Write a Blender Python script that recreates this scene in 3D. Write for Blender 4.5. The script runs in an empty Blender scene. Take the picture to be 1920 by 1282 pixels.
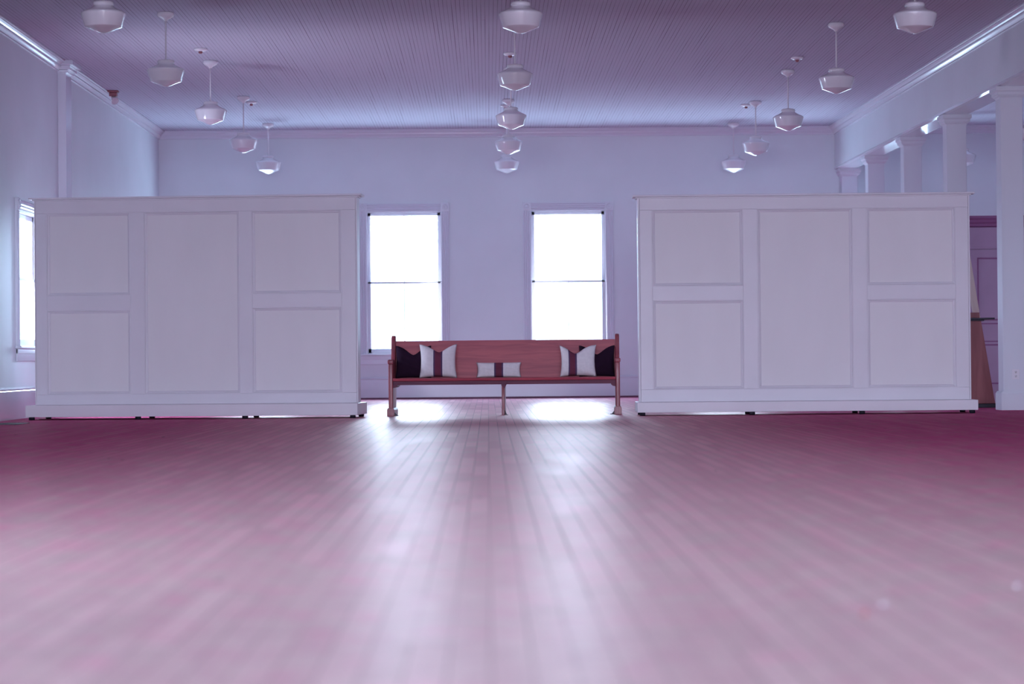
import bpy, bmesh, math, random
from mathutils import Vector, Matrix, Euler
random.seed(7)
PI = math.pi
SC = bpy.context.scene
COL = SC.collection

# ------------------------------------------------------------------ camera
F_PX = 4250.0
ROLL = 0.0085
CAM_Z = 0.627
fwd = Vector((915 - 960, -(677 - 641), -F_PX)).normalized()       # the hall's long axis seen by the camera
rx, ry = math.cos(ROLL), math.sin(ROLL)
rgt = Vector((rx, ry, -(rx * fwd.x + ry * fwd.y) / fwd.z)).normalized()
upv = rgt.cross(fwd)
rot = Matrix((rgt, fwd, upv)).to_4x4()
cam = bpy.data.cameras.new('camera')
cam.sensor_width = 36.0
cam.lens = 36.0 * F_PX / 1920.0
cam.clip_end = 300
cam.dof.use_dof = True
cam.dof.focus_distance = 27.0
cam.dof.aperture_fstop = 1.9
cam_o = bpy.data.objects.new('camera', cam)
cam_o.matrix_world = Matrix.Translation((0, 0, CAM_Z)) @ rot
COL.objects.link(cam_o)
SC.camera = cam_o

# ------------------------------------------------------------------ colour management
SC.view_settings.view_transform = 'Standard'
SC.view_settings.look = 'None'
SC.view_settings.gamma = 1.0
SC.view_settings.use_curve_mapping = False
SC.view_settings.exposure = 0.0
SC.cycles.use_denoising = True
SC.cycles.max_bounces = 14
SC.cycles.diffuse_bounces = 8
SC.cycles.glossy_bounces = 5
SC.cycles.transparent_max_bounces = 16
SC.cycles.sample_clamp_indirect = 12
SC.cycles.caustics_reflective = True

# ------------------------------------------------------------------ sky: an overcast violet-white sky, brighter beyond the back wall
SKY_BACK = (0.53, 0.75, 1.0)
SKY_FRONT = (0.77, 0.83, 1.06)
FRONT = 41.0                      # fill daylight entering the added windows behind the camera
SKY_MID, SKY_SIDE, SKY_LOW, SKY_HIGH = 100.0, 11.0, 7.0, 13.0   # open sky straight beyond the back wall; dimmed either side to shape the light
HORIZON, YARD = 8.0, 16.0        # shaded far ground; sunlit yard below the windows
w = bpy.data.worlds.new('sky')
SC.world = w
w.use_nodes = True
nt = w.node_tree
nt.nodes.clear()
N = nt.nodes.new
out = N('ShaderNodeOutputWorld'); bg = N('ShaderNodeBackground'); tc = N('ShaderNodeTexCoord'); sp = N('ShaderNodeSeparateXYZ')
nt.links.new(tc.outputs['Generated'], sp.inputs[0])
def ramp(src, a, b, lo, hi):
    r = N('ShaderNodeMapRange'); r.interpolation_type = 'SMOOTHSTEP'
    for k, v in (('From Min', a), ('From Max', b), ('To Min', lo), ('To Max', hi)):
        r.inputs[k].default_value = v
    nt.links.new(src, r.inputs['Value'])
    return r.outputs[0]


def mixf(f, a, b):
    m_ = N('ShaderNodeMix'); m_.data_type = 'FLOAT'
    for sock, v in ((m_.inputs['Factor'], f), (m_.inputs['A'], a), (m_.inputs['B'], b)):
        if isinstance(v, (int, float)):
            sock.default_value = v
        else:
            nt.links.new(v, sock)
    return m_.outputs['Result']


ab = N('ShaderNodeMath'); ab.operation = 'ABSOLUTE'; nt.links.new(sp.outputs['X'], ab.inputs[0])
sky_v = ramp(ab.outputs[0], 0.07, 0.22, SKY_MID, SKY_SIDE)
sky_v = mixf(ramp(sp.outputs['Z'], 0.028, 0.080, 0, 1), SKY_LOW, sky_v)      # pale haze low down
sky_v = mixf(ramp(sp.outputs['Z'], 0.16, 0.26, 0, 1), sky_v, SKY_HIGH)
yard_v = ramp(sp.outputs['Z'], -0.75, -0.20, YARD, HORIZON)
back_v = mixf(ramp(sp.outputs['Z'], -0.02, 0.005, 0, 1), yard_v, sky_v)
front_v = ramp(sp.outputs['Z'], -0.05, 0.03, FRONT * 0.5, FRONT)
side = ramp(sp.outputs['Y'], 0.10, 0.30, 0, 1)
strength = mixf(side, front_v, back_v)
mx = N('ShaderNodeMix'); mx.data_type = 'RGBA'
mx.inputs['A'].default_value = (*SKY_FRONT, 1)
mx.inputs['B'].default_value = (*SKY_BACK, 1)
nt.links.new(side, mx.inputs['Factor'])
nt.links.new(mx.outputs['Result'], bg.inputs['Color'])
nt.links.new(strength, bg.inputs['Strength'])
nt.links.new(bg.outputs[0], out.inputs[0])
w.cycles.sampling_method = 'AUTOMATIC'


def portal(cx, cy, cz, sx, sz, rotz):
    """A sky portal filling a window opening: it only helps Cycles find the sky."""
    l = bpy.data.lights.new('sky_portal', 'AREA')
    l.shape = 'RECTANGLE'; l.size = sx; l.size_y = sz
    l.cycles.is_portal = True
    o = bpy.data.objects.new('sky_portal', l)
    o.location = (cx, cy, cz)
    o.rotation_euler = (PI / 2, 0, rotz)
    COL.objects.link(o)


# ------------------------------------------------------------------ materials
def new_mat(name):
    m = bpy.data.materials.new(name); m.use_nodes = True
    b = m.node_tree.nodes['Principled BSDF']
    return m, m.node_tree, b


def plain(name, col, rough=0.5, spec=0.5, coat=0.0, coat_rough=0.1, metal=0.0, noise=0.0, nscale=3.0, bump=0.0, bscale=60.0, stretch=(1, 1, 1)):
    m, t, b = new_mat(name)
    b.inputs['Base Color'].default_value = (*col, 1)
    b.inputs['Roughness'].default_value = rough
    b.inputs['Specular IOR Level'].default_value = spec
    b.inputs['Coat Weight'].default_value = coat
    b.inputs['Coat Roughness'].default_value = coat_rough
    b.inputs['Metallic'].default_value = metal
    tcn = t.nodes.new('ShaderNodeTexCoord'); mp = t.nodes.new('ShaderNodeMapping')
    mp.inputs['Scale'].default_value = stretch
    t.links.new(tcn.outputs['Object'], mp.inputs[0])
    if noise:
        n = t.nodes.new('ShaderNodeTexNoise'); n.inputs['Scale'].default_value = nscale; n.inputs['Detail'].default_value = 5
        t.links.new(mp.outputs[0], n.inputs['Vector'])
        mr = t.nodes.new('ShaderNodeMapRange'); mr.inputs['From Min'].default_value = .3; mr.inputs['From Max'].default_value = .7
        mr.inputs['To Min'].default_value = 1 - noise; mr.inputs['To Max'].default_value = 1 + noise
        t.links.new(n.outputs['Fac'], mr.inputs['Value'])
        v = t.nodes.new('ShaderNodeVectorMath'); v.operation = 'SCALE'; v.inputs[0].default_value = col
        t.links.new(mr.outputs[0], v.inputs['Scale'])
        t.links.new(v.outputs[0], b.inputs['Base Color'])
    if bump:
        n = t.nodes.new('ShaderNodeTexNoise'); n.inputs['Scale'].default_value = bscale; n.inputs['Detail'].default_value = 3
        t.links.new(mp.outputs[0], n.inputs['Vector'])
        bp = t.nodes.new('ShaderNodeBump'); bp.inputs['Strength'].default_value = bump; bp.inputs['Distance'].default_value = 0.004
        t.links.new(n.outputs['Fac'], bp.inputs['Height'])
        t.links.new(bp.outputs[0], b.inputs['Normal'])
    return m


WALL = (0.72, 0.76, 0.80)
TRIM = (0.72, 0.73, 0.80)
M_WALL = plain('wall paint', WALL, 0.45, 0.4, noise=0.03, nscale=1.2, bump=0.12, bscale=9)
M_TRIM = plain('gloss trim paint', TRIM, 0.15, 0.6, coat=0.4, coat_rough=0.08)
M_COL = plain('satin column paint', TRIM, 0.6, 0.15)
M_DIV = plain('divider paint', (0.76, 0.73, 0.78), 0.42, 0.4, noise=0.025, nscale=2.0)
M_DIVP = plain('divider panel paint', (0.80, 0.77, 0.79), 0.5, 0.35, noise=0.02, nscale=2.5, stretch=(1, 1, .3))
M_GLOBE = plain('opal glass', (0.80, 0.79, 0.83), 0.15, 0.5, coat=1.0, coat_rough=0.05)
M_FIX = plain('white lacquered metal', (0.78, 0.74, 0.78), 0.25, 0.5)
M_DARKRED = plain('brown detector plastic', (0.30, 0.10, 0.12), 0.4, 0.5)
M_BLACK = plain('black rubber', (0.012, 0.010, 0.02), 0.6, 0.3)
M_BLACKTOP = plain('black laminate', (0.02, 0.015, 0.03), 0.35, 0.5)
M_IRON = plain('dark iron', (0.03, 0.02, 0.03), 0.5, 0.5)
M_MAUVE = plain('mauve panelling paint', (0.55, 0.38, 0.56), 0.5, 0.4, noise=0.05)
M_MAUVED = plain('dark mauve moulding', (0.34, 0.13, 0.30), 0.45, 0.4)
M_DARKCUSH = plain('aubergine cushion cloth', (0.022, 0.008, 0.022), 0.9, 0.1, bump=0.3, bscale=250)
M_LINEN = plain('pale linen', (0.78, 0.74, 0.76), 0.9, 0.1, noise=0.05, nscale=30, bump=0.35, bscale=220)
M_BANDE = plain('blue grey band edge', (0.10, 0.06, 0.13), 0.9, 0.1)
M_BAND = plain('maroon band', (0.16, 0.04, 0.07), 0.9, 0.1)
M_BRASS = plain('dull brass', (0.25, 0.15, 0.10), 0.35, 0.5, metal=0.8)
M_OUTLET = plain('outlet plastic', (0.78, 0.74, 0.80), 0.3, 0.5)
M_SLOT = plain('outlet slots', (0.05, 0.04, 0.06), 0.5, 0.3)
M_SHOE = plain('dark shoe moulding', (0.16, 0.05, 0.09), 0.5, 0.4)


def wood(name, c1, c2, rough, coat, axis='X', scale=6.0, spec=0.5, coat_rough=0.2):
    m, t, b = new_mat(name)
    tcn = t.nodes.new('ShaderNodeTexCoord'); mp = t.nodes.new('ShaderNodeMapping')
    s = {'X': (0.6, 7, 7), 'Y': (7, 0.6, 7), 'Z': (7, 7, 0.6)}[axis]
    mp.inputs['Scale'].default_value = s
    t.links.new(tcn.outputs['Object'], mp.inputs[0])
    n = t.nodes.new('ShaderNodeTexNoise'); n.inputs['Scale'].default_value = scale; n.inputs['Detail'].default_value = 6
    n.inputs['Distortion'].default_value = 0.8
    t.links.new(mp.outputs[0], n.inputs['Vector'])
    cr = t.nodes.new('ShaderNodeValToRGB')
    cr.color_ramp.elements[0].position = 0.34; cr.color_ramp.elements[0].color = (*c1, 1)
    cr.color_ramp.elements[1].position = 0.66; cr.color_ramp.elements[1].color = (*c2, 1)
    t.links.new(n.outputs['Fac'], cr.inputs[0])
    t.links.new(cr.outputs[0], b.inputs['Base Color'])
    b.inputs['Roughness'].default_value = rough
    b.inputs['Specular IOR Level'].default_value = spec
    b.inputs['Coat Weight'].default_value = coat
    b.inputs['Coat Roughness'].default_value = coat_rough
    bp = t.nodes.new('ShaderNodeBump'); bp.inputs['Strength'].default_value = 0.08; bp.inputs['Distance'].default_value = 0.002
    t.links.new(n.outputs['Fac'], bp.inputs['Height']); t.links.new(bp.outputs[0], b.inputs['Normal'])
    return m


M_PEW = wood('red oak pew wood', (0.33, 0.042, 0.072), (0.47, 0.080, 0.105), 0.4, 0.1, 'X', 3.0)
M_PEWD = wood('underseat shaded pew wood', (0.10, 0.012, 0.045), (0.17, 0.022, 0.06), 0.6, 0.0, 'X', 3.0)  # darker copy of the pew wood with the under-seat shade put into its colour
M_PEWV = wood('upright pew wood', (0.20, 0.028, 0.05), (0.34, 0.07, 0.085), 0.4, 0.12, 'Z', 3.0)
M_LECT = wood('brown plywood', (0.24, 0.06, 0.07), (0.34, 0.10, 0.11), 0.5, 0.1, 'Z', 2.0)
M_PINE = wood('pale pine', (0.82, 0.68, 0.60), (0.92, 0.82, 0.74), 0.5, 0.0, 'Z', 2.0)


def floor_mat():
    m, t, b = new_mat('worn red strip flooring')
    L = t.links.new
    tcn = t.nodes.new('ShaderNodeTexCoord')

    def mth(op, a_, b_=None, c_=None):
        n_ = t.nodes.new('ShaderNodeMath'); n_.operation = op
        for i_, v_ in enumerate((a_, b_, c_)):
            if v_ is None:
                continue
            if isinstance(v_, (int, float)):
                n_.inputs[i_].default_value = v_
            else:
                L(v_, n_.inputs[i_])
        return n_.outputs[0]
    # strip boards: rows across x, random lengths and staggers along y
    sx = t.nodes.new('ShaderNodeSeparateXYZ'); L(tcn.outputs['Object'], sx.inputs[0])
    rowu = mth('DIVIDE', sx.outputs['X'], 0.088)
    row = mth('FLOOR', rowu)
    wn1 = t.nodes.new('ShaderNodeTexWhiteNoise'); wn1.noise_dimensions = '1D'; L(row, wn1.inputs['W'])
    bu = mth('ADD', mth('DIVIDE', sx.outputs['Y'], mth('MULTIPLY_ADD', wn1.outputs['Value'], 0.9, 0.9)), mth('MULTIPLY', wn1.outputs['Value'], 37.0))
    bid = mth('ADD', mth('FLOOR', bu), mth('MULTIPLY', row, 71.0))
    wn2_ = t.nodes.new('ShaderNodeTexWhiteNoise'); wn2_.noise_dimensions = '1D'; L(bid, wn2_.inputs['W'])
    board = wn2_.outputs['Value']
    ex = mth('ABSOLUTE', mth('SUBTRACT', mth('FRACT', rowu), 0.5))
    gapx = t.nodes.new('ShaderNodeMapRange'); gapx.inputs['From Min'].default_value = 0.464; gapx.inputs['From Max'].default_value = 0.488; L(mth('MULTIPLY_ADD', mth('POWER', wn1.outputs['Value'], 3.0), 0.022, ex), gapx.inputs['Value'])
    ey = mth('ABSOLUTE', mth('SUBTRACT', mth('FRACT', bu), 0.5))
    gapy = t.nodes.new('ShaderNodeMapRange'); gapy.inputs['From Min'].default_value = 0.4965; gapy.inputs['From Max'].default_value = 0.499; L(ey, gapy.inputs['Value'])
    gvar = mth('MULTIPLY_ADD', board, 0.75, 0.25)
    gap = mth('MAXIMUM', mth('MULTIPLY', gapx.outputs[0], gvar), mth('MULTIPLY', gapy.outputs[0], gvar))
    # grain along the boards
    mp2 = t.nodes.new('ShaderNodeMapping'); mp2.inputs['Scale'].default_value = (22, 1.2, 1)
    L(tcn.outputs['Object'], mp2.inputs[0])
    gr = t.nodes.new('ShaderNodeTexNoise'); gr.inputs['Scale'].default_value = 2.0; gr.inputs['Detail'].default_value = 6
    L(mp2.outputs[0], gr.inputs['Vector'])
    # scuffs and worn patches
    wn = t.nodes.new('ShaderNodeTexNoise'); wn.inputs['Scale'].default_value = 4.5; wn.inputs['Detail'].default_value = 8; wn.inputs['Roughness'].default_value = 0.65
    L(tcn.outputs['Object'], wn.inputs['Vector'])
    # pale mottled wear, painted denser towards the camera to stand in for glare haze
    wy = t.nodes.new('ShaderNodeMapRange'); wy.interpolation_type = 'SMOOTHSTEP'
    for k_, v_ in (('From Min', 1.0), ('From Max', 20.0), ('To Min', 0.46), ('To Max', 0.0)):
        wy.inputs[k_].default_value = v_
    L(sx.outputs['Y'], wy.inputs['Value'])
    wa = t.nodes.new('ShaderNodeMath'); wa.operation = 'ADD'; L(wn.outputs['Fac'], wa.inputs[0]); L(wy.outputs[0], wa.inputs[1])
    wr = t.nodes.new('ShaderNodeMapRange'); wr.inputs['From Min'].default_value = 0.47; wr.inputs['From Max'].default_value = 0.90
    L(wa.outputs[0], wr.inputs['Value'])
    c1 = t.nodes.new('ShaderNodeMix'); c1.data_type = 'RGBA'
    c1.inputs['A'].default_value = (0.50, 0.048, 0.20, 1); c1.inputs['B'].default_value = (0.66, 0.115, 0.28, 1)
    av = t.nodes.new('ShaderNodeMath'); av.operation = 'MULTIPLY_ADD'; av.inputs[1].default_value = 0.45; 
    gs = t.nodes.new('ShaderNodeMath'); gs.operation = 'MULTIPLY'; gs.inputs[1].default_value = 0.6
    L(gr.outputs['Fac'], gs.inputs[0]); L(board, av.inputs[0]); L(gs.outputs[0], av.inputs[2])
    L(av.outputs[0], c1.inputs['Factor'])
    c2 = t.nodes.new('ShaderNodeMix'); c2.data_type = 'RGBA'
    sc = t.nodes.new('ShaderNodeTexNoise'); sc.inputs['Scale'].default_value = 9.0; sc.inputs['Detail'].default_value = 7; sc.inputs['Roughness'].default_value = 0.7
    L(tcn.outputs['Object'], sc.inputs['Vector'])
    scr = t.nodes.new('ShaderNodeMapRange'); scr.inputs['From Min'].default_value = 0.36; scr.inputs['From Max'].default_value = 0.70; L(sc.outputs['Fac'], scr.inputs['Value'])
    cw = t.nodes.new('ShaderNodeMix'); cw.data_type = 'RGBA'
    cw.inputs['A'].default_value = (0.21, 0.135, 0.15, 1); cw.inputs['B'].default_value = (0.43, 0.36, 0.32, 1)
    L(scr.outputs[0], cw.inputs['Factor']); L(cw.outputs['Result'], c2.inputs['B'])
    # dark nicks and splinters along the boards
    mp4 = t.nodes.new('ShaderNodeMapping'); mp4.inputs['Scale'].default_value = (16, 3.0, 1); L(tcn.outputs['Object'], mp4.inputs[0])
    nk = t.nodes.new('ShaderNodeTexNoise'); nk.inputs['Scale'].default_value = 1.0; nk.inputs['Detail'].default_value = 2; L(mp4.outputs[0], nk.inputs['Vector'])
    nkr = t.nodes.new('ShaderNodeMapRange'); nkr.inputs['From Min'].default_value = 0.735; nkr.inputs['From Max'].default_value = 0.775; L(nk.outputs['Fac'], nkr.inputs['Value'])
    gap = mth('MAXIMUM', gap, mth('MULTIPLY', nkr.outputs[0], 0.8))
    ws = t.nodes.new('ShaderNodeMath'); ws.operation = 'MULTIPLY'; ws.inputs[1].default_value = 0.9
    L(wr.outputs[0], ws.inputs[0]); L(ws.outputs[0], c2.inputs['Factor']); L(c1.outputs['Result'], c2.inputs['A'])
    c3 = t.nodes.new('ShaderNodeMix'); c3.data_type = 'RGBA'
    c3.inputs['B'].default_value = (0.02, 0.005, 0.015, 1)
    L(gap, c3.inputs['Factor']); L(c2.outputs['Result'], c3.inputs['A'])
    df = t.nodes.new('ShaderNodeBsdfDiffuse'); gl = t.nodes.new('ShaderNodeBsdfGlossy'); ms = t.nodes.new('ShaderNodeMixShader')
    # gloss raised down the middle for brighter window streaks, dull towards the walls
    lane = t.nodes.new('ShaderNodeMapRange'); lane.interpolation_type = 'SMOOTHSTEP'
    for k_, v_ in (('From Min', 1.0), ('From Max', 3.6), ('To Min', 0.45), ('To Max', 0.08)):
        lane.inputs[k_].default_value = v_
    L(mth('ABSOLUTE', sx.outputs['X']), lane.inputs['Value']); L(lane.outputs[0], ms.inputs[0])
    L(c3.outputs['Result'], df.inputs['Color']); L(df.outputs[0], ms.inputs[1])
    g2 = t.nodes.new('ShaderNodeBsdfGlossy'); g2.inputs['Roughness'].default_value = 0.62; g2.inputs['Color'].default_value = (1.0, 0.85, 0.78, 1)
    mg = t.nodes.new('ShaderNodeMixShader'); mg.inputs[0].default_value = 0.52
    L(gl.outputs[0], mg.inputs[1]); L(g2.outputs[0], mg.inputs[2]); L(mg.outputs[0], ms.inputs[2])
    L(ms.outputs[0], t.nodes['Material Output'].inputs[0]); gcol = t.nodes.new('ShaderNodeVectorMath'); gcol.operation = 'SCALE'; gcol.inputs[0].default_value = (1.0, 0.85, 0.78)
    L(mth('MULTIPLY', mth('MULTIPLY_ADD', board, 0.30, 0.74), mth('SUBTRACT', 1.0, mth('MULTIPLY', gap, 0.8))), gcol.inputs['Scale']); L(gcol.outputs[0], gl.inputs['Color'])
    # gloss: the old finish is patchy
    rr = t.nodes.new('ShaderNodeMapRange'); rr.inputs['To Min'].default_value = 0.32; rr.inputs['To Max'].default_value = 0.42
    ra = t.nodes.new('ShaderNodeMath'); ra.operation = 'MULTIPLY_ADD'; ra.inputs[1].default_value = 0.35
    L(board, ra.inputs[0])
    wn2 = t.nodes.new('ShaderNodeMath'); wn2.operation = 'MULTIPLY'; wn2.inputs[1].default_value = 0.8
    L(wn.outputs['Fac'], wn2.inputs[0]); L(wn2.outputs[0], ra.inputs[2])
    L(ra.outputs[0], rr.inputs['Value'])
    rr.inputs['From Min'].default_value = 0.25; rr.inputs['From Max'].default_value = 0.8
    L(rr.outputs[0], gl.inputs['Roughness'])
    # relief: gaps, slightly cupped boards, grain
    h1 = t.nodes.new('ShaderNodeMath'); h1.operation = 'MULTIPLY_ADD'; h1.inputs[1].default_value = -0.25
    L(gap, h1.inputs[0])
    h2 = t.nodes.new('ShaderNodeMath'); h2.operation = 'MULTIPLY_ADD'; h2.inputs[1].default_value = 0.1
    L(board, h2.inputs[0]); L(gs.outputs[0], h2.inputs[2])
    L(h2.outputs[0], h1.inputs[2])
    bp = t.nodes.new('ShaderNodeBump'); bp.inputs['Strength'].default_value = 0.2; bp.inputs['Distance'].default_value = 0.002
    L(h1.outputs[0], bp.inputs['Height']); L(bp.outputs[0], df.inputs['Normal']); L(bp.outputs[0], gl.inputs['Normal']); L(bp.outputs[0], g2.inputs['Normal'])
    t.nodes.remove(b)
    return m


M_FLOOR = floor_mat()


def ceiling_mat():
    m, t, b = new_mat('painted beadboard')
    L = t.links.new
    tcn = t.nodes.new('ShaderNodeTexCoord'); mp = t.nodes.new('ShaderNodeMapping')
    mp.inputs['Rotation'].default_value = (0, 0, PI / 2)
    L(tcn.outputs['Object'], mp.inputs[0])

    def brick(w_, h_, ms, off):
        br = t.nodes.new('ShaderNodeTexBrick'); br.offset = off; br.offset_frequency = 2
        br.inputs['Color1'].default_value = (0, 0, 0, 1); br.inputs['Color2'].default_value = (1, 1, 1, 1)
        br.inputs['Scale'].default_value = 1; br.inputs['Mortar Size'].default_value = ms; br.inputs['Mortar Smooth'].default_value = 0.4
        br.inputs['Brick Width'].default_value = w_; br.inputs['Row Height'].default_value = h_
        L(mp.outputs[0], br.inputs['Vector'])
        return br
    bead = brick(60, 0.046, 0.004, 0.0)
    gap = brick(3.7, 0.046, 0.0030, 0.41)
    n = t.nodes.new('ShaderNodeTexNoise'); n.inputs['Scale'].default_value = 0.9; n.inputs['Detail'].default_value = 4
    mp3 = t.nodes.new('ShaderNodeMapping'); mp3.inputs['Scale'].default_value = (14, 0.35, 1)
    L(tcn.outputs['Object'], mp3.inputs[0]); L(mp3.outputs[0], n.inputs['Vector'])
    nr = t.nodes.new('ShaderNodeMapRange'); nr.inputs['From Min'].default_value = 0.45; nr.inputs['From Max'].default_value = 0.68
    nr.inputs['To Min'].default_value = 0.30; nr.inputs['To Max'].default_value = 1.0
    L(n.outputs['Fac'], nr.inputs['Value'])
    g = t.nodes.new('ShaderNodeMath'); g.operation = 'MULTIPLY'
    L(gap.outputs['Fac'], g.inputs[0]); L(nr.outputs[0], g.inputs[1])
    c = t.nodes.new('ShaderNodeMix'); c.data_type = 'RGBA'
    c.inputs['A'].default_value = (0.60, 0.60, 0.69, 1); c.inputs['B'].default_value = (0.13, 0.09, 0.16, 1)
    L(g.outputs[0], c.inputs['Factor']); L(c.outputs['Result'], b.inputs['Base Color'])
    b.inputs['Roughness'].default_value = 0.75
    b.inputs['Specular IOR Level'].default_value = 0.0
    h = t.nodes.new('ShaderNodeMath'); h.operation = 'MULTIPLY'; h.inputs[1].default_value = -1
    L(bead.outputs['Fac'], h.inputs[0])
    bp = t.nodes.new('ShaderNodeBump'); bp.inputs['Strength'].default_value = 0.5; bp.inputs['Distance'].default_value = 0.004
    L(h.outputs[0], bp.inputs['Height']); L(bp.outputs[0], b.inputs['Normal'])
    return m


M_CEIL = ceiling_mat()


def pane_mat():
    m = bpy.data.materials.new('window glass'); m.use_nodes = True
    t = m.node_tree; t.nodes.clear()
    o = t.nodes.new('ShaderNodeOutputMaterial'); mix = t.nodes.new('ShaderNodeMixShader')
    tr = t.nodes.new('ShaderNodeBsdfTransparent'); gl = t.nodes.new('ShaderNodeBsdfGlossy'); lw = t.nodes.new('ShaderNodeLayerWeight')
    lw.inputs['Blend'].default_value = 0.5
    pw = t.nodes.new('ShaderNodeMath'); pw.operation = 'POWER'; pw.inputs[1].default_value = 5.0
    ma = t.nodes.new('ShaderNodeMath'); ma.operation = 'MULTIPLY_ADD'; ma.inputs[1].default_value = 0.96; ma.inputs[2].default_value = 0.04
    gl.inputs['Roughness'].default_value = 0.02
    tr.inputs['Color'].default_value = (0.97, 0.98, 0.98, 1)
    t.links.new(lw.outputs['Facing'], pw.inputs[0]); t.links.new(pw.outputs[0], ma.inputs[0])
    t.links.new(ma.outputs[0], mix.inputs[0]); t.links.new(tr.outputs[0], mix.inputs[1]); t.links.new(gl.outputs[0], mix.inputs[2])
    t.links.new(mix.outputs[0], o.inputs[0])
    return m


M_PANE = pane_mat()


# ------------------------------------------------------------------ mesh helpers
class MB:
    def __init__(s):
        s.bm = bmesh.new()

    def _merge(s, b2, mi=0):
        for f in b2.faces:
            f.material_index = mi
        me = bpy.data.meshes.new('tmp'); b2.to_mesh(me); b2.free()
        s.bm.from_mesh(me); bpy.data.meshes.remove(me)

    def box(s, x0, x1, y0, y1, z0, z1, bev=0.0, mi=0, mat=None, seg=2):
        b = bmesh.new()
        bmesh.ops.create_cube(b, size=1.0)
        bmesh.ops.scale(b, vec=(abs(x1 - x0), abs(y1 - y0), abs(z1 - z0)), verts=b.verts)
        bmesh.ops.translate(b, vec=((x0 + x1) / 2, (y0 + y1) / 2, (z0 + z1) / 2), verts=b.verts)
        if bev > 0:
            bmesh.ops.bevel(b, geom=list(b.edges), offset=bev, segments=seg, affect='EDGES', profile=0.5)
        if mat is not None:
            bmesh.ops.transform(b, matrix=mat, verts=b.verts)
        s._merge(b, mi)
        return s

    def prism(s, pts, a0, a1, axis='X', bev=0.0, mi=0, mat=None):
        """Extrude a closed outline; axis X: points are (y, z); Y: (x, z); Z: (x, y)."""
        b = bmesh.new()

        def co(p, a):
            return {'X': (a, p[0], p[1]), 'Y': (p[0], a, p[1]), 'Z': (p[0], p[1], a)}[axis]
        v0 = [b.verts.new(co(p, a0)) for p in pts]
        v1 = [b.verts.new(co(p, a1)) for p in pts]
        n = len(pts)
        f0 = b.faces.new(v0); f1 = b.faces.new(list(reversed(v1)))
        for i in range(n):
            b.faces.new((v0[i], v1[i], v1[(i + 1) % n], v0[(i + 1) % n]))
        bmesh.ops.recalc_face_normals(b, faces=b.faces)
        if bev > 0:
            es = [e for e in b.edges if (f0 in e.link_faces) != (f1 in e.link_faces) and (f0 in e.link_faces or f1 in e.link_faces)]
            bmesh.ops.bevel(b, geom=es, offset=bev, segments=3, affect='EDGES', profile=0.5)
        if mat is not None:
            bmesh.ops.transform(b, matrix=mat, verts=b.verts)
        s._merge(b, mi)
        return s

    def lathe(s, prof, seg=40, cx=0, cy=0, cz=0, mi=0, mat=None):
        b = bmesh.new()
        rings = []
        for r, z in prof:
            if r < 1e-5:
                rings.append([b.verts.new((0, 0, z))])
            else:
                rings.append([b.verts.new((r * math.cos(2 * PI * i / seg), r * math.sin(2 * PI * i / seg), z)) for i in range(seg)])
        for a, c in zip(rings, rings[1:]):
            for i in range(seg):
                j = (i + 1) % seg
                if len(a) == 1 and len(c) == 1:
                    continue
                if len(a) == 1:
                    b.faces.new((a[0], c[i], c[j]))
                elif len(c) == 1:
                    b.faces.new((a[i], a[j], c[0]))
                else:
                    b.faces.new((a[i], a[j], c[j], c[i]))
        bmesh.ops.recalc_face_normals(b, faces=b.faces)
        for f in b.faces:
            f.smooth = True
        if mat is not None:
            bmesh.ops.transform(b, matrix=mat, verts=b.verts)
        bmesh.ops.translate(b, vec=(cx, cy, cz), verts=b.verts)
        s._merge(b, mi)
        return s

    def build(s, name, mats, parent=None, loc=(0, 0, 0), rotz=0.0, smooth_angle=None):
        me = bpy.data.meshes.new(name)
        s.bm.to_mesh(me); s.bm.free()
        for m in (mats if isinstance(mats, (list, tuple)) else [mats]):
            me.materials.append(m)
        o = bpy.data.objects.new(name, me)
        o.location = loc; o.rotation_euler = (0, 0, rotz)
        COL.objects.link(o)
        if parent is not None:
            o.parent = parent
        if smooth_angle:
            me.set_sharp_from_angle(angle=math.radians(smooth_angle))
            for p in me.polygons:
                p.use_smooth = True
        return o


def tag(o, label=None, cat=None, group=None, kind=None):
    if label: o['label'] = label
    if cat: o['category'] = cat
    if group: o['group'] = group
    if kind: o['kind'] = kind
    return o


def empty(name, loc=(0, 0, 0), rotz=0.0):
    o = bpy.data.objects.new(name, None)
    o.empty_display_size = 0.1
    o.location = loc; o.rotation_euler = (0, 0, rotz)
    COL.objects.link(o)
    return o


def copy_tree(o, parent=None):
    c = o.copy(); COL.objects.link(c)
    if parent is not None:
        c.parent = parent
    for ch in list(o.children):
        copy_tree(ch, c)
    return c


# ------------------------------------------------------------------ the hall
XL, XR = -5.5, 10.0
YF, YB = -6.0, 38.1
ZC = 4.53
T = 0.11
BEAM0, BEAM1, BEAMZ = 6.02, 6.35, 3.81


def skew(o):
    """The old beam does not run quite parallel to the long walls."""
    for v in o.data.vertices:
        v.co.x += (38.1 - v.co.y) * 0.0137 - 0.15
    return o



def wall_run(name, u0, u1, holes, place, mat):
    """A wall from u0 to u1 with rectangular openings (a, b, z0, z1); place() turns (u0, u1, z0, z1) into a box."""
    m = MB()
    u = u0
    for a, b, z0, z1 in sorted(holes):
        m.box(*place(u, a, 0, ZC)); m.box(*place(a, b, 0, z0)); m.box(*place(a, b, z1, ZC))
        u = b
    m.box(*place(u, u1, 0, ZC))
    return tag(m.build(name, mat), kind='structure')


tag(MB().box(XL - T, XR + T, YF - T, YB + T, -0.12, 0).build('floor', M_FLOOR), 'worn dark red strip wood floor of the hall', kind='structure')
tag(MB().box(XL - T, XR + T, YF - T, YB + T, ZC, ZC + 0.12).build('ceiling', M_CEIL), 'painted beadboard ceiling of the hall', kind='structure')

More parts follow.
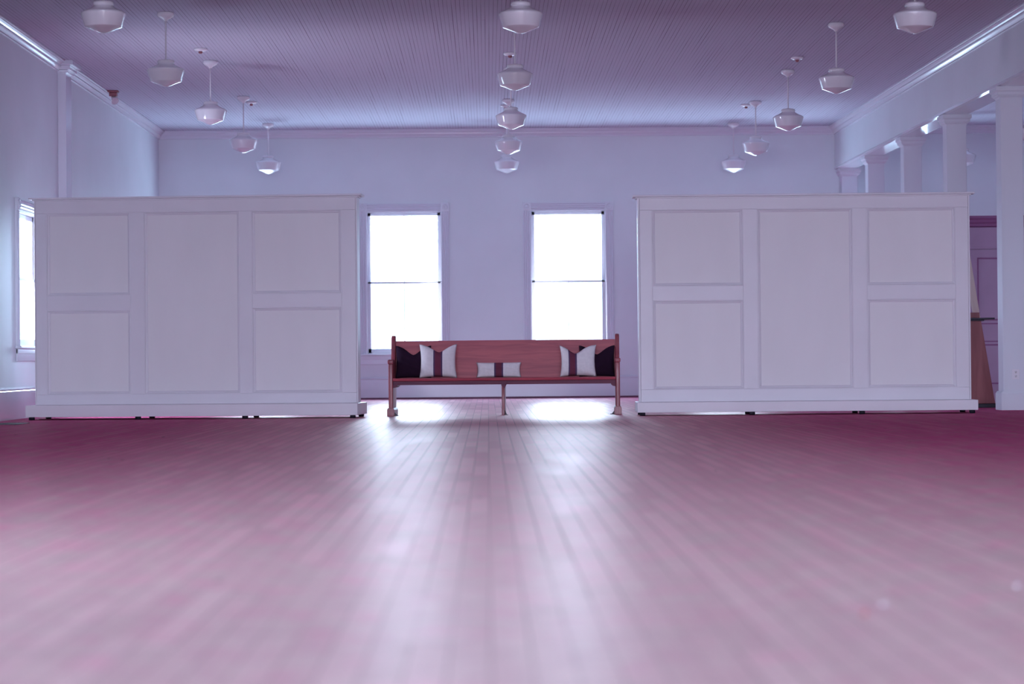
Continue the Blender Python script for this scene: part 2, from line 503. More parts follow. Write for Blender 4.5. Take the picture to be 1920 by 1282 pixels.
WZ0, WZ1 = 0.765, 3.15
BACK_W = [-3.9, -1.395, 1.365, 4.125, 6.885]
WH = 0.625
back_holes = [(c - WH, c + WH, WZ0, 3.25 if c > 6 else WZ1) for c in BACK_W]
wall_run('wall_back', XL - T, XR + T, back_holes, lambda a, b, z0, z1: (a, b, YB, YB + T, z0, z1), M_WALL)
# left windows; the near ones and the front wall's are unseen, added for fill daylight
LEFT_W = [(1.0, 2.6), (6.0, 7.6)]
left_holes = [(a, b, 0.85, 3.3) for a, b in LEFT_W] + [(26.60, 27.82, 0.85, 2.44)]
wall_run('wall_left', YF, YB, left_holes, lambda a, b, z0, z1: (XL - T, XL, a, b, z0, z1), M_WALL)
front_holes = [(-4.7, -1.7, 0.4, 3.7), (-1.3, 1.7, 0.4, 3.7), (2.1, 5.1, 0.4, 3.7)]
wall_run('wall_front', XL - T, XR + T, front_holes, lambda a, b, z0, z1: (a, b, YF - T, YF, z0, z1), M_WALL)
tag(MB().box(XR, XR + T, YF, YB, 0, ZC).build('wall_right', M_WALL), kind='structure')

for a, b, z0, z1 in back_holes:
    portal((a + b) / 2, YB + T + 0.02, (z0 + z1) / 2, b - a, z1 - z0, PI)
for a, b, z0, z1 in left_holes:
    portal(XL - T - 0.02, (a + b) / 2, (z0 + z1) / 2, b - a, z1 - z0, -PI / 2)
for a, b, z0, z1 in front_holes:
    portal((a + b) / 2, YF - T - 0.02, (z0 + z1) / 2, b - a, z1 - z0, 0)
for l in [o for o in COL.objects if o.name.startswith('sky_portal')]:
    # area lights shine along their local -Z: aim it into the hall
    l.rotation_euler.x = PI / 2

# cornice profile: (distance out from the wall, drop below the ceiling)
CORN = [(0, 0), (0.115, 0), (0.115, 0.018), (0.10, 0.024), (0.098, 0.034), (0.075, 0.05), (0.06, 0.062), (0.058, 0.078), (0.045, 0.084),
        (0.03, 0.105), (0.022, 0.118), (0.022, 0.132), (0, 0.136)]


def cornice(name, kind, u0, u1):
    m = MB()
    if kind == 'back':
        m.prism([(YB - d, ZC - h) for d, h in CORN], u0, u1, 'X')
    elif kind == 'left':
        m.prism([(XL + d, ZC - h) for d, h in CORN], u0, u1, 'Y')
    else:
        m.prism([(BEAM0 - d, ZC - h) for d, h in CORN], u0, u1, 'Y')
    return tag(m.build(name, M_TRIM), kind='structure')


cornice('trim_1', 'back', XL, BEAM0 - 0.12)
cornice('trim_2', 'left', YF, YB)
skew(cornice('trim_3', 'beam', YF, YB))
m = MB(); m.prism([(YB - d, ZC - h) for d, h in CORN], BEAM1 - 0.14, XR, 'X'); tag(m.build('trim_4', M_TRIM), kind='structure')

# beam over the row of columns
m = MB(); m.box(BEAM0, BEAM1, YF, YB, BEAMZ, ZC)
beam = tag(m.build('beam', M_WALL), 'long painted beam carried by the row of square columns', kind='structure')
skew(beam)
m = MB()
m.prism([(BEAM0 - 0.012, BEAMZ + 0.03), (BEAM0 - 0.012, BEAMZ), (BEAM0 + 0.03, BEAMZ - 0.012), (BEAM1 - 0.03, BEAMZ - 0.012), (BEAM1 + 0.012, BEAMZ), (BEAM1 + 0.012, BEAMZ + 0.03)], YF, YB, 'Y')
skew(m.build('soffit', M_TRIM, beam))

# baseboards
BB = [(0, 0), (0.028, 0), (0.028, 0.325), (0.024, 0.335), (0.034, 0.342), (0.034, 0.352), (0.012, 0.37), (0, 0.37)]
b = MB().prism([(YB - d, h) for d, h in BB], XL, XR, 'X').build('baseboard_back', M_TRIM); tag(b, kind='structure')
MB().prism([(YB - 0.028, 0), (YB - 0.05, 0), (YB - 0.048, 0.012), (YB - 0.028, 0.03)], XL, XR, 'X').build('shoe_moulding', M_SHOE, b)
m = MB()
u = YF
for a, c in [(26.46, 27.96)]:
    m.prism([(XL + d, h) for d, h in BB], u, c + 3.0 if False else YB, 'Y')
b = m.build('baseboard_left', M_TRIM); tag(b, kind='structure')

# pilaster on the left wall with its capital
pl = tag(empty('pilaster', (XL, 29.35, 0)), 'shallow square pilaster on the left wall above the left divider', kind='structure')
MB().box(0, 0.105, -0.19, 0.19, 0, ZC - 0.01, 0.004).build('shaft', M_TRIM, pl)
m = MB()
for z0, z1, e in [(ZC - 0.15, ZC - 0.115, 0.03), (ZC - 0.115, ZC - 0.06, 0.065), (ZC - 0.06, ZC, 0.11)]:
    m.box(0, 0.105 + e, -0.19 - e, 0.19 + e, z0, z1, 0.006)
m.build('capital', M_TRIM, pl)
MB().box(0, 0.135, -0.22, 0.22, 0, 0.37, 0.006).build('base', M_TRIM, pl)

# columns
COLX, CH = [6.175, 6.155, 6.135, 6.115, 6.075], 0.13
COLY = [26.67, 29.70, 32.65, 35.60, YB - CH - 0.02]


def make_column():
    c = empty('column')
    MB().box(-CH, CH, -CH, CH, 0.2, BEAMZ - 0.13, 0.006).build('shaft', M_COL, c)
    m = MB()
    m.box(-CH - .03, CH + .03, -CH - .03, CH + .03, 0, 0.20, 0.005)
    m.prism([(-CH - .03, .2), (CH + .03, .2), (CH + .012, .222), (-CH - .012, .222)], -CH - .012, CH + .012, 'Y')
    m.build('base', M_COL, c)
    m = MB()
    levels = [(0.0, 0.001), (0.012, 0.008), (0.026, 0.026), (0.036, 0.030), (0.038, 0.038), (0.068, 0.041), (0.082, 0.055), (0.086, 0.060), (0.132, 0.060)]
    bm = m.bm
    rings = []
    for z, e in levels:
        k = CH + e
        rings.append([bm.verts.new((sx * k, sy * k, BEAMZ - 0.144 + z)) for sx, sy in ((-1, -1), (1, -1), (1, 1), (-1, 1))])
    for a, c2 in zip(rings, rings[1:]):
        for i in range(4):
            bm.faces.new((a[i], a[(i + 1) % 4], c2[(i + 1) % 4], c2[i]))
    bm.faces.new(list(reversed(rings[0]))); bm.faces.new(rings[-1])
    bmesh.ops.recalc_face_normals(bm, faces=bm.faces)
    m.build('capital', M_COL, c)
    return c


col_lab = ['white square column with the electrical outlet, nearest of the row', 'white square column rising behind the right end of the right divider',
           'third white square column from the camera, seen above the right divider', 'fourth white square column, next to last before the back wall',
           'white square column standing against the back wall at the end of the row']
c0 = make_column()
for i, y in enumerate(COLY):
    c = c0 if i == 0 else copy_tree(c0)
    c.location = (COLX[i], y, 0)
    tag(c, col_lab[i], 'column', 'square columns under the beam', 'structure')


# ------------------------------------------------------------------ windows
def make_window(name, w_, z0, z1, simple=False):
    """Built facing -Y (into the hall) with the wall's inner face at y=0; the wall is T thick behind it."""
    o = tag(empty(name), kind='structure')
    h = w_ / 2
    cas = 0.135
    prof = [(0, 0), (0, 0.022), (0.018, 0.028), (0.03, 0.018), (0.05, 0.028), (0.068, 0.018), (0.085, 0.028), (0.105, 0.018), (0.117, 0.028), (0.135, 0.022), (0.135, 0)]
    for s in (-1, 1):
        m = MB(); m.prism([(s * (h + p), -q) for p, q in prof], z0 - 0.0, z1, 'Z'); m.build('side_casing', M_TRIM, o)
    m = MB(); m.prism([(-q, z1 + p) for p, q in prof], -h, h, 'X'); m.build('head_casing', M_TRIM, o)
    for s in (-1, 1):
        m = MB(); m.box(s * (h + cas / 2) - 0.073, s * (h + cas / 2) + 0.073, -0.036, 0, z1 - 0.002, z1 + 0.146, 0.004)
        M = Matrix.Rotation(PI / 2, 4, 'X')
        m.lathe([(0, 0.046), (0.014, 0.05), (0.022, 0.04), (0.034, 0.038), (0.044, 0.05), (0.054, 0.046), (0.058, 0.034)], 28, s * (h + cas / 2), 0, z1 + 0.072, mat=M)
        m.build('corner_block', M_TRIM, o)
    MB().box(-h - cas - 0.03, h + cas + 0.03, -0.075, 0.0, z0 - 0.03, z0, 0.006).build('sill', M_TRIM, o)
    m = MB(); m.box(-h - cas, h + cas, -0.024, 0, z0 - 0.175, z0 - 0.03, 0.004); m.box(-h - cas, h + cas, -0.034, 0, z0 - 0.09, z0 - 0.03, 0.006)
    m.build('apron', M_TRIM, o)
    m = MB()
    m.box(-h, -h + 0.012, 0, T, z0, z1); m.box(h - 0.012, h, 0, T, z0, z1); m.box(-h, h, 0, T, z1 - 0.012, z1); m.box(-h, h, 0, T, z0, z0 + 0.012)
    m.build('jamb', M_TRIM, o)
    mid = (z0 + z1) / 2
    for nm, a, b_, y, top, bot in (('upper_sash', mid - 0.02, z1 - 0.012, 0.058, 0.055, 0.035), ('lower_sash', z0 + 0.012, mid + 0.02, 0.014, 0.035, 0.075)):
        m = MB()
        st = 0.052
        m.box(-h + 0.012, -h + 0.012 + st, y, y + 0.04, a, b_, 0.003); m.box(h - 0.012 - st, h - 0.012, y, y + 0.04, a, b_, 0.003)
        m.box(-h + 0.012, h - 0.012, y, y + 0.04, b_ - top, b_, 0.003); m.box(-h + 0.012, h - 0.012, y, y + 0.04, a, a + bot, 0.003)
        sash = m.build(nm, M_TRIM, o)
        MB().box(-0.008, 0.008, y + 0.012, y + 0.03, a + bot, b_ - top).build('glazing_bar', M_TRIM, sash)
        MB().box(-h + 0.06, h - 0.06, y + 0.019, y + 0.023, a + bot - .01, b_ - top + .01).build('pane', M_PANE, sash)
    return o


n_w = 1
for a, b_, z0, z1 in back_holes:
    o = make_window('window_%d' % n_w, b_ - a, z0, z1); o.location = ((a + b_) / 2, YB, 0); n_w += 1
for a, b_, z0, z1 in left_holes:
    o = make_window('window_%d' % n_w, b_ - a, z0, z1); o.location = (XL, (a + b_) / 2, 0); o.rotation_euler.z = PI / 2; n_w += 1
for a, b_, z0, z1 in front_holes:
    o = make_window('window_%d' % n_w, b_ - a, z0, z1); o.location = ((a + b_) / 2, YF, 0); o.rotation_euler.z = PI; n_w += 1


# ------------------------------------------------------------------ room dividers on castors
def make_divider(loc, rotz, x0, x1, stiles, zt, ztr, mids, zbr0, zb, z0, front, label):
    """Freestanding panelled divider. x: along it, y=0 its front face. mids: cross rail of the left and right bay (z0, z1)."""
    d = tag(empty('room_divider', (loc[0], loc[1], 0), rotz), label, 'room divider', 'white panelled room dividers')
    D = 0.20
    e = 0.004
    for a, b_ in stiles:
        MB().box(a, b_, 0, 0.03, zbr0, ztr, e).build('stile', M_DIV, d)
    MB().box(stiles[0][0], stiles[-1][1], -0.001, 0.03, ztr, zt, e).build('top_rail', M_DIV, d)
    MB().box(stiles[0][0], stiles[-1][1], -0.001, 0.03, zb, zbr0, e).build('bottom_rail', M_DIV, d)
    bays = [(stiles[i][1], stiles[i + 1][0]) for i in range(3)]
    opens = []
    for i, (a, b_) in enumerate(bays):
        if i == 1:
            opens.append((a, b_, zbr0, ztr))
        else:
            mz0, mz1 = mids[0] if i == 0 else mids[1]
            MB().box(a, b_, 0.0005, 0.03, mz0, mz1, e).build('cross_rail', M_DIV, d)
            opens += [(a, b_, mz1, ztr), (a, b_, zbr0, mz0)]
    for a, b_, c, f in opens:
        p = MB().box(a, b_, 0.026, 0.04, c, f).build('panel', M_DIVP, d)
        m = MB()
        q = 0.034
        pr = [(0.0, 0.026), (0.0, 0.004), (0.008, 0.002), (0.012, 0.012), (0.024, 0.016), (0.034, 0.024), (0.034, 0.026)]
        bm = m.bm
        rings = []
        for dd, yy in pr:
            rings.append([bm.verts.new(v) for v in ((a + dd, yy, c + dd), (b_ - dd, yy, c + dd), (b_ - dd, yy, f - dd), (a + dd, yy, f - dd))])
        for r0, r1_ in zip(rings, rings[1:]):
            for i in range(4):
                bm.faces.new((r0[i], r0[(i + 1) % 4], r1_[(i + 1) % 4], r1_[i]))
        bmesh.ops.recalc_face_normals(bm, faces=bm.faces)
        m.build('panel_moulding', M_DIV, p)
    MB().box(stiles[0][0], stiles[-1][1], 0.04, D, zb, zt).build('core', M_DIV, d)
    MB().box(x0, stiles[0][0] - 0.0015, 0.0, D, zb, zt, 0.003).build('end_board', M_DIV, d)
    MB().box(stiles[-1][1] + 0.0015, x1, 0.0, D, zb, zt, 0.003).build('end_board', M_DIV, d)
    m = MB(); m.box(x0 - 0.055, x1 + 0.055, -0.05, D + 0.05, zt, zt + 0.022, 0.005)
    m.box(x0 - 0.02, x1 + 0.02, -0.018, D + 0.018, zt - 0.016, zt, 0.004)
    m.build('top_cap', M_DIV, d)
    MB().box(x0 - 0.03, x1 + 0.03, -front, D + front, z0 + 0.012, zb, 0.005).build('base', M_DIV, d)
    bx0, bx1 = x0 + 0.03, x1 - 0.03
    for k in range(4):
        for yy in (-front + 0.05, D + front - 0.05):
            xx = bx0 + (bx1 - bx0) * k / 3
            m = MB(); M = Matrix.Rotation(PI / 2, 4, 'Y')
            rr = (z0 + 0.014) / 2
            m.lathe([(0, -0.03), (rr, -0.03), (rr, 0.03), (0, 0.03)], 16, xx, yy, rr, mat=M)
            m.build('caster', M_BLACK, d)
    return d


make_divider((-3.3, 25.95), math.radians(-4.6), -1.911, 1.829, [(-1.896, -1.767), (-0.792, -0.631), (0.475, 0.617), (1.647, 1.810)],
             2.523, 2.367, [(1.248, 1.419), (1.260, 1.418)], 0.284, 0.168, 0.022, 0.30,
             'white panelled room divider on castors left of the pew, near the left wall')
make_divider((3.55, 25.5), math.radians(-1.6), -1.850, 1.885, [(-1.828, -1.687), (-0.665, -0.503), (0.565, 0.726), (1.722, 1.866)],
             2.462, 2.316, [(1.292, 1.455), (1.288, 1.445)], 0.290, 0.152, 0.026, 0.25,
             'white panelled room divider on castors right of the pew, beside the square column')

# ------------------------------------------------------------------ the pew
pew = tag(empty('church_pew', (0.17, 26.3, 0), math.radians(-2.6)), 'long red-brown wooden church pew between the two white dividers', 'pew')
ENDP = [(0.0, 0.085), (-0.004, 0.35), (-0.008, 0.56), (0.004, 0.62), (0.035, 0.648), (0.08, 0.652), (0.2, 0.632), (0.3, 0.628), (0.355, 0.66), (0.385, 0.73),
        (0.40, 0.82), (0.412, 0.89), (0.432, 0.925), (0.462, 0.938), (0.495, 0.93), (0.518, 0.90), (0.522, 0.86), (0.50, 0.62), (0.475, 0.40), (0.465, 0.085)]
for sgn, xc in ((-1, -1.305), (1, 1.332)):
    e = MB().prism(ENDP, xc - 0.026, xc + 0.026, 'X', bev=0.012).build('end_panel', M_PEWV, pew, smooth_angle=35)
    m = MB(); m.box(xc - 0.034, xc + 0.034, -0.018, 0.12, 0.60, 0.655, 0.016); m.build('armrest', M_PEWV, e, smooth_angle=35)
    m = MB()
    m.prism([(xc - 0.043, 0), (xc + 0.043, 0), (xc + 0.043, 0.07), (xc + 0.034, 0.092), (xc - 0.034, 0.092), (xc - 0.043, 0.07)], -0.03, 0.50, 'Y', bev=0.004)
    m.build('foot', M_PEWV, e)
    m = MB(); x1 = xc - sgn * 0.043
    m.box(min(x1, x1 - sgn * 0.045), max(x1, x1 - sgn * 0.045), 0.04, 0.08, 0, 0.007, 0.002); m.prism([(x1, 0.005), (x1 - sgn * 0.03, 0.005), (x1 - sgn * 0.006, 0.035), (x1, 0.04)], 0.05, 0.07, 'Y')
    m.build('floor_bracket', M_IRON, e)
    xi = xc - sgn * 0.026
    m = MB(); m.prism([(xi, 0.325), (xi - sgn * 0.03, 0.33), (xi - sgn * 0.05, 0.345), (xi - sgn * 0.05, 0.40), (xi, 0.40)], 0.03, 0.40, 'Y')
    m.build('cleat', M_PEWD, e)
SEAT = [(-0.012, 0.418), (-0.006, 0.405), (0.02, 0.400), (0.44, 0.392), (0.44, 0.425), (0.25, 0.430), (0.02, 0.437), (-0.006, 0.433)]
MB().prism(SEAT, -1.279, 1.306, 'X').build('seat', M_PEW, pew, smooth_angle=40)
BACK = [(0.415, 0.40), (0.445, 0.40), (0.515, 0.862), (0.512, 0.874), (0.49, 0.874), (0.485, 0.868)]
MB().prism(BACK, -1.279, 1.306, 'X').build('backrest', M_PEW, pew, smooth_angle=30)
MB().box(-1.279, 1.306, 0.035, 0.06, 0.357, 0.401, 0.003).build('apron', M_PEWD, pew)
m = MB(); m.prism([(0.02, 0.0), (0.016, 0.06), (0.03, 0.11), (0.03, 0.30), (0.005, 0.395), (0.44, 0.395), (0.40, 0.30), (0.40, 0.11), (0.44, 0.06), (0.45, 0)], -0.016, 0.018, 'X', bev=0.005)
ml = m.build('middle_leg', M_PEWV, pew, smooth_angle=35)
MB().prism([(-0.024, 0.37), (-0.016, 0.34), (0.018, 0.31), (0.045, 0.36), (0.048, 0.398), (-0.024, 0.398)], 0.004, 0.03, 'Y', bev=0.003).build('bracket', M_PEWD, ml)
m = MB(); m.box(0.018, 0.055, 0.05, 0.09, 0, 0.006, 0.002); m.prism([(0.018, 0.004), (0.042, 0.004), (0.024, 0.05), (0.018, 0.06)], 0.06, 0.08, 'Y')
m.build('floor_bracket', M_IRON, ml)


# ------------------------------------------------------------------ cushions
def cushion(name, w_, h_, t_, mats, band=None, chop=0.0, pinch=0.10, seedv=0, chop_u=0.0):
    """Cushion standing up: x width, z height from 0, y thickness."""
    rnd = random.Random(seedv)
    m = MB(); bm = m.bm
    us = [-1 + 2 * i / 28 for i in range(29)]
    if band:
        for q in band:
            k = min(range(29), key=lambda i: abs(us[i] - q)); us[k] = q
    nv = 22
    vs = [-1 + 2 * i / nv for i in range(nv + 1)]
    ph = [rnd.uniform(0, 6.28) for _ in range(6)]

    def pt(u, v, s):
        x = w_ / 2 * u * (1 - pinch * (1 - v * v) * abs(u) ** 1.5)
        z = h_ / 2 * v * (1 - pinch * 0.8 * (1 - u * u) * abs(v) ** 1.5)
        th = t_ / 2 * (max(0, (1 - u ** 4) * (1 - v ** 4))) ** 0.55
        up = (v + 1) / 2
        c = math.exp(-((u - chop_u) / 0.42) ** 2) * chop + max(0, 1 - abs(u - chop_u) / 0.9) * chop * 0.7
        z -= c * up ** 2.2 * h_
        th *= 1 - 0.35 * math.exp(-((u - chop_u) / 0.25) ** 2) * up ** 3 * (1 if chop else 0)
        wr = 0.006 * math.sin(7 * u + 4 * v + ph[0]) * math.sin(5 * v - 3 * u + ph[1]) + 0.004 * math.sin(13 * v + 6 * u + ph[2])
        th += wr * (1 - u * u) * (1 - v * v)
        return (x, s * th, z)
    grid = {}
    for s in (-1, 1):
        for i, u in enumerate(us):
            for j, v in enumerate(vs):
                edge = i in (0, 28) or j in (0, nv)
                if edge and s == 1:
                    grid[s, i, j] = grid[-1, i, j]
                else:
                    grid[s, i, j] = bm.verts.new(pt(u, v, s))
    for s in (-1, 1):
        for i in range(28):
            for j in range(nv):
                q = [grid[s, i, j], grid[s, i + 1, j], grid[s, i + 1, j + 1], grid[s, i, j + 1]]
                if s == 1:
                    q.reverse()
                f = bm.faces.new(q)
                f.smooth = True
                if band:
                    uc = (us[i] + us[i + 1]) / 2
                    if band[0] < uc < band[3]:
                        f.material_index = 2 if band[1] < uc < band[2] else 1
    zmin = min(v.co.z for v in bm.verts)
    bmesh.ops.translate(bm, vec=(0, 0, -zmin), verts=bm.verts)
    return m.build(name, mats)


def seat_point(x, y, z):
    c, s = math.cos(math.radians(-2.6)), math.sin(math.radians(-2.6))
    return (0.17 + x * c - y * s, 26.3 + x * s + y * c, z)


def place_cushion(o, x, y, tilt, yaw=0.0, lean=0.0, z=0.436):
    o.location = seat_point(x, y, z)
    o.rotation_euler = Euler((math.radians(-tilt), math.radians(lean), math.radians(-2.6 + yaw)), 'XYZ')


LM = [M_LINEN, M_BANDE, M_BAND]
k = cushion('cushion', 0.42, 0.385, 0.12, M_DARKCUSH, None, 0.16, 0.05, 1)
place_cushion(k, -1.066, 0.342, 8, 0); tag(k, 'dark aubergine square cushion in the left corner of the pew', 'cushion', 'cushions on the pew')
k = cushion('cushion', 0.445, 0.40, 0.14, LM, (-0.24, -0.16, 0.16, 0.24), 0.12, 0.10, 2, 0.05)
place_cushion(k, -0.765, 0.20, 8, 0); tag(k, 'pale square cushion with maroon stripe beside the left dark cushion', 'cushion', 'cushions on the pew')
k = cushion('cushion', 0.53, 0.178, 0.10, LM, (-0.20, -0.13, 0.13, 0.20), 0.0, 0.06, 3)
place_cushion(k, -0.06, 0.345, 8, 0); tag(k, 'small pale lumbar cushion with maroon stripe at the middle of the pew', 'cushion', 'cushions on the pew')
k = cushion('cushion', 0.43, 0.375, 0.14, LM, (-0.55, -0.47, -0.17, -0.08), 0.14, 0.10, 4, -0.15)
place_cushion(k, 0.875, 0.20, 8, 3, 0.0, 0.437); tag(k, 'pale square cushion with maroon stripe beside the right dark cushion', 'cushion', 'cushions on the pew')
k = cushion('cushion', 0.42, 0.37, 0.12, M_DARKCUSH, None, 0.16, 0.05, 5)
place_cushion(k, 1.093, 0.342, 8, 0, 0.0); tag(k, 'dark aubergine square cushion in the right corner of the pew', 'cushion', 'cushions on the pew')


# ------------------------------------------------------------------ schoolhouse pendant lamps
def make_lamp():
    o = empty('pendant_lamp')                     # origin on the ceiling
    m = MB(); m.lathe([(0, 0), (0.085, 0), (0.092, -0.006), (0.094, -0.028), (0.086, -0.045), (0.06, -0.062), (0.034, -0.074), (0.022, -0.084), (0.018, -0.097), (0, -0.097)], 36)
    m.build('ceiling_canopy', M_FIX, o)
    m = MB(); m.lathe([(0, -0.09), (0.0095, -0.09), (0.0095, -0.545), (0, -0.545)], 14); m.build('rod', M_FIX, o)
    m = MB(); m.lathe([(0, -0.518), (0.02, -0.52), (0.045, -0.524), (0.082, -0.53), (0.091, -0.536), (0.094, -0.545), (0.094, -0.560), (0.088, -0.566), (0, -0.566)], 36)
    m.build('fitter', M_FIX, o)
    g = [(0.0, -0.560), (0.084, -0.560), (0.094, -0.574), (0.125, -0.592), (0.165, -0.612), (0.192, -0.625), (0.203, -0.633), (0.2075, -0.643), (0.206, -0.655),
         (0.196, -0.690), (0.183, -0.730), (0.175, -0.756), (0.170, -0.765), (0.160, -0.771), (0.120, -0.785), (0.080, -0.801), (0.045, -0.816), (0.02, -0.8235), (0, -0.825)]
    m = MB(); m.lathe(g, 56); gl = m.build('globe_shade', M_GLOBE, o, smooth_angle=22)
    return o


ROWS = [('left', -3.55, [21.1, 25.2, 29.25, 33.2, 36.95]), ('centre', 0.335, [21.3, 25.8, 30.15, 33.8, 37.15]), ('right', 4.09, [21.5, 26.35, 30.6, 34.3, 37.4])]
ORD = ['nearest the camera', 'second from the camera', 'third and middle', 'fourth from the camera', 'closest to the back wall']
lamp0 = make_lamp(); first = True
for nm, x, ys in ROWS:
    for i, y in enumerate(ys):
        l = lamp0 if first else copy_tree(lamp0)
        first = False
        l.location = (x, y, ZC); l.rotation_euler.z = random.uniform(0, 6)
        tag(l, 'white schoolhouse pendant lamp in the %s row, %s' % (nm, ORD[i]), 'pendant lamp', 'schoolhouse pendant lamps')
for x, y, lb in ((7.72, 36.6, 'white pendant lamp half hidden behind the second square column'), (7.83, 32.5, 'white pendant lamp in the aisle, cut by the picture edge beside the nearest column')):
    l = copy_tree(lamp0); l.location = (x, y, ZC); tag(l, lb, 'pendant lamp', 'schoolhouse pendant lamps')


# smoke detectors on the ceiling
def make_detector():
    o = empty('smoke_detector')
    m = MB(); m.lathe([(0, 0), (0.078, 0), (0.084, -0.008), (0.082, -0.018), (0.06, -0.030), (0.03, -0.036), (0, -0.037)], 32); m.build('body', M_FIX, o)
    m = MB(); m.lathe([(0, -0.034), (0.024, -0.036), (0.026, -0.05), (0.016, -0.062), (0, -0.064)], 20); m.build('sensor', M_DARKRED, o)
    return o


d0 = make_detector()
DET = [(-3.53, 28.1, 'just in front of the third left lamp'), (-3.50, 33.85, 'on the ceiling beside the fourth lamp of the left row'),
       (0.312, 28.7, 'on the ceiling behind the rod of the second centre lamp'), (0.303, 34.55, 'on the ceiling just past the fourth centre lamp'),
       (4.04, 29.3, 'on the ceiling in front of the third lamp of the right row'), (3.99, 34.7, 'on the ceiling beside the fourth lamp of the right row')]
for i, (x, y, lb) in enumerate(DET):
    d = d0 if i == 0 else copy_tree(d0)
    d.location = (x, y, ZC); tag(d, 'white smoke detector ' + lb, 'smoke detector', 'ceiling smoke detectors')

# emergency light below the left cornice
al = tag(empty('emergency_light', (XL + 0.115, 32.35, ZC)), 'small red-brown emergency light with spot head at the left ceiling edge', 'emergency light')
MB().box(-0.0, 0.15, -0.06, 0.06, -0.03, 0, 0.006).build('mounting_plate', M_DARKRED, al)
MB().box(0.02, 0.13, -0.05, 0.05, -0.085, -0.03, 0.01).build('housing', M_DARKRED, al)
m = MB(); m.lathe([(0, 0.05), (0.03, 0.045), (0.04, 0.01), (0.055, -0.04), (0.058, -0.046), (0.05, -0.04), (0, -0.03)], 28, 0.085, 0.0, -0.125, mat=Matrix.Rotation(math.radians(-35), 4, 'Y') @ Matrix.Rotation(math.radians(-40), 4, 'X'))
m.build('spot_head', M_FIX, al)

# electrical outlet on the nearest column
oy = 26.67 - CH
ol = tag(empty('electrical_outlet', (6.19, oy, 0.422)), 'white electrical outlet low on the nearest square column', 'outlet')
MB().box(-0.044, 0.044, -0.007, 0, -0.06, 0.06, 0.003).build('cover_plate', M_OUTLET, ol)
for z in (-0.024, 0.024):
    m = MB(); m.lathe([(0, 0.010), (0.015, 0.0095), (0.017, 0.006), (0.017, 0.0)], 20, 0, 0, z, mat=Matrix.Rotation(PI / 2, 4, 'X'))
    s_ = m.build('socket', M_FIX, ol)
    m = MB(); m.box(-0.008, -0.005, -0.0115, -0.006, z - 0.002, z + 0.008); m.box(0.005, 0.008, -0.0115, -0.006, z - 0.002, z + 0.008); m.box(-0.003, 0.003, -0.0115, -0.006, z - 0.011, z - 0.005)
    m.build('slots', M_SLOT, s_)

# panelled cabinet wall in the aisle
cb = tag(empty('panelled_cabinet', (6.5, 30.6, 0)), 'tall mauve panelled cupboard wall behind the nearest square column', 'cupboard')
W = 3.4
MB().box(0, W, 0.03, 0.55, 0, 2.42).build('body', M_MAUVE, cb)
m = MB(); m.prism([(0.03, 2.38), (0.0, 2.40), (0.0, 2.43), (-0.03, 2.45), (-0.035, 2.48), (-0.06, 2.50), (-0.06, 2.535), (0.55, 2.535), (0.55, 2.38)], -0.02, W, 'X'); m.build('cornice', M_MAUVED, cb)
m = MB(); m.box(0, W, 0.0, 0.03, 2.10, 2.38, 0.003); m.box(0, W, -0.012, 0.0, 2.09, 2.115, 0.004); m.build('frieze', M_MAUVE, cb)
MB().box(0, W, 0.0, 0.03, 0.0, 0.14, 0.003).build('plinth', M_MAUVE, cb)
for i in range(4):
    a = 0.03 + i * 0.84; b_ = a + 0.81
    dr = MB().box(a, b_, 0.006, 0.03, 0.15, 2.08, 0.003).build('door', M_MAUVE, cb)
    for z0_, z1_ in ((0.26, 0.80), (1.12, 1.97)):
        m = MB()
        for (xa, xb, za, zb_) in ((a + .1, b_ - .1, z0_, z0_ + .02), (a + .1, b_ - .1, z1_ - .02, z1_), (a + .1, a + .12, z0_, z1_), (b_ - .12, b_ - .1, z0_, z1_)):
            m.box(xa, xb, -0.008, 0.006, za, zb_, 0.004)
        m.build('panel_moulding', M_MAUVED, dr)
    m = MB(); m.box(a + .03, b_ - .03, -0.004, 0.006, 1.07, 1.085, 0.003); m.box(a + .03, b_ - .03, -0.004, 0.006, 0.83, 0.845, 0.003); m.build('lock_rail', M_MAUVED, dr)
    kx = b_ - 0.07 if i % 2 == 0 else a + 0.07
    m = MB(); m.lathe([(0, 0.055), (0.022, 0.05), (0.028, 0.036), (0.018, 0.022), (0.01, 0.01), (0.016, 0)], 20, kx, 0.006, 0.94, mat=Matrix.Rotation(PI / 2, 4, 'X')); m.build('knob', M_IRON, dr)

# lectern with a black top, standing behind the right divider
lc = tag(empty('wooden_lectern', (5.86, 28.0, 0)), 'brown wooden lectern with black top between right divider and column', 'lectern')
m = MB(); m.prism([(-0.30, 0.05), (0.415, 0.05), (0.25, 1.075), (-0.16, 1.075)], 0, 0.42, 'Y', bev=0.006); m.build('body', M_LECT, lc)
MB().box(-0.34, 0.42, -0.04, 0.46, 0, 0.05, 0.006).build('plinth', M_BLACKTOP, lc)
m = MB(); m.box(-0.22, 0.41, -0.05, 0.46, 1.09, 1.112, 0.004); m.box(-0.18, 0.285, -0.02, 0.44, 1.073, 1.09, 0.004); m.build('top', M_BLACKTOP, lc)
bx = tag(MB().box(-0.20, 0.125, -0.09, 0.09, 0, 0.068, 0.004).build('wooden_box', M_LECT, None, (5.99, 28.2, 1.112)), 'flat brown wooden box lying on the black lectern top', 'box')

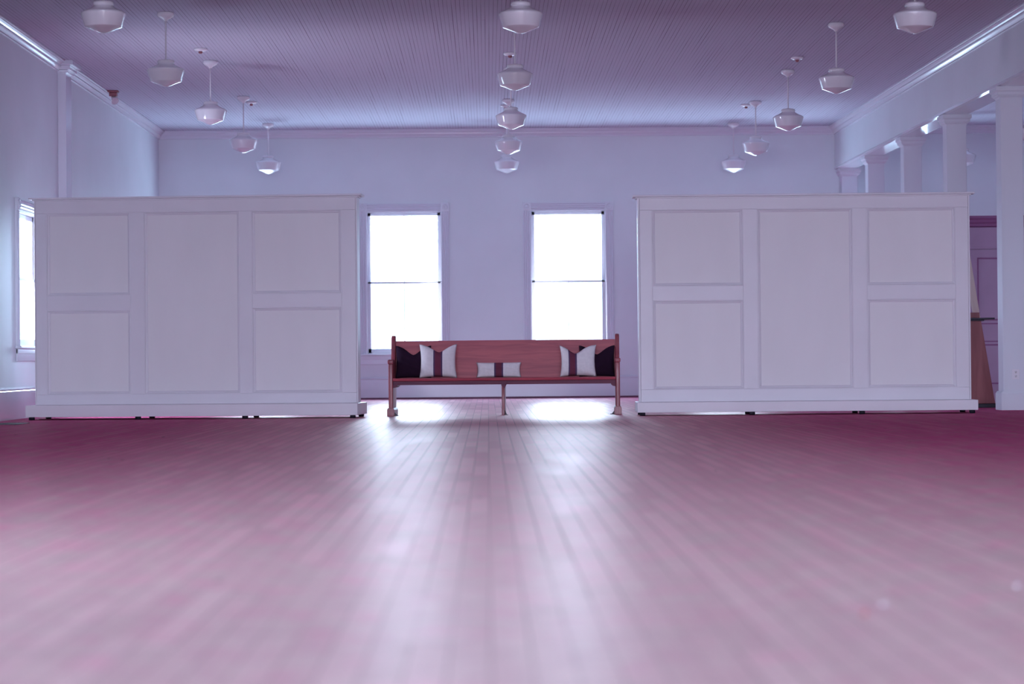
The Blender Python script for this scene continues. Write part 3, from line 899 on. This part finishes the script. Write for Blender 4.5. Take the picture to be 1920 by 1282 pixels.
# pale plank leaning on the second column
p0 = Vector((6.50, 29.25, 0.0)); p1 = Vector((6.175, 29.535, 2.5))
zax = (p1 - p0).normalized(); xax = (Vector((1, 0, 0)) - zax * zax.x).normalized(); yax = zax.cross(xax)
pk = MB().box(-0.045, 0.045, -0.011, 0.011, 0, (p1 - p0).length, 0.002).build('timber_plank', M_PINE)
pk.matrix_world = Matrix.Translation(p0 + Vector((0, 0, 0.012))) @ Matrix((xax, yax, zax)).transposed().to_4x4()
tag(pk, 'narrow pale timber plank leaning behind the brown lectern', 'plank')

# floor register at the foot of the left wall
fr = tag(empty('floor_register', (-5.2, 24.25, 0)), 'dark iron floor register by the left wall at the picture edge', 'floor vent')
m = MB(); m.box(-0.24, 0.24, -0.32, -0.29, 0, 0.006); m.box(-0.24, 0.24, 0.29, 0.32, 0, 0.006); m.box(-0.24, -0.21, -0.32, 0.32, 0, 0.006); m.box(0.21, 0.24, -0.32, 0.32, 0, 0.006); m.build('frame', M_IRON, fr)
m = MB()
for i in range(16):
    y = -0.275 + i * 0.0367
    m.box(-0.21, 0.21, y - 0.012, y + 0.012, 0, 0.004)
m.build('grille', M_IRON, fr)

# crumbs on the bare floor in front of the camera
M_CHIP = plain('brown chip', (0.30, 0.10, 0.08), 0.7, 0.3)
M_FLAKE = plain('white flake', (0.55, 0.55, 0.60), 0.6, 0.3)
for x, y, r, mt, nm, lb in ((0.912, 5.52, 0.009, M_CHIP, 'wood_chip', 'tiny brown wood chip lying on the bare floor at the right'),
                            (0.994, 5.73, 0.006, M_FLAKE, 'paint_flake', 'tiny white paint flake beside the brown wood chip'),
                            (1.437, 6.17, 0.007, M_FLAKE, 'paint_flake', 'tiny white paint flake on the floor near the right picture edge')):
    bm = bmesh.new(); bmesh.ops.create_icosphere(bm, subdivisions=2, radius=r)
    for v in bm.verts:
        k_ = random.uniform(0.7, 1.25)
        v.co = Vector((v.co.x * k_, v.co.y * k_ * 1.3, v.co.z * 0.55))
    zm = min(v.co.z for v in bm.verts)
    bmesh.ops.translate(bm, vec=(0, 0, -zm), verts=bm.verts)
    mb = MB(); mb._merge(bm)
    tag(mb.build(nm, mt, None, (x, y, 0)), lb, 'floor debris', 'crumbs on the floor')
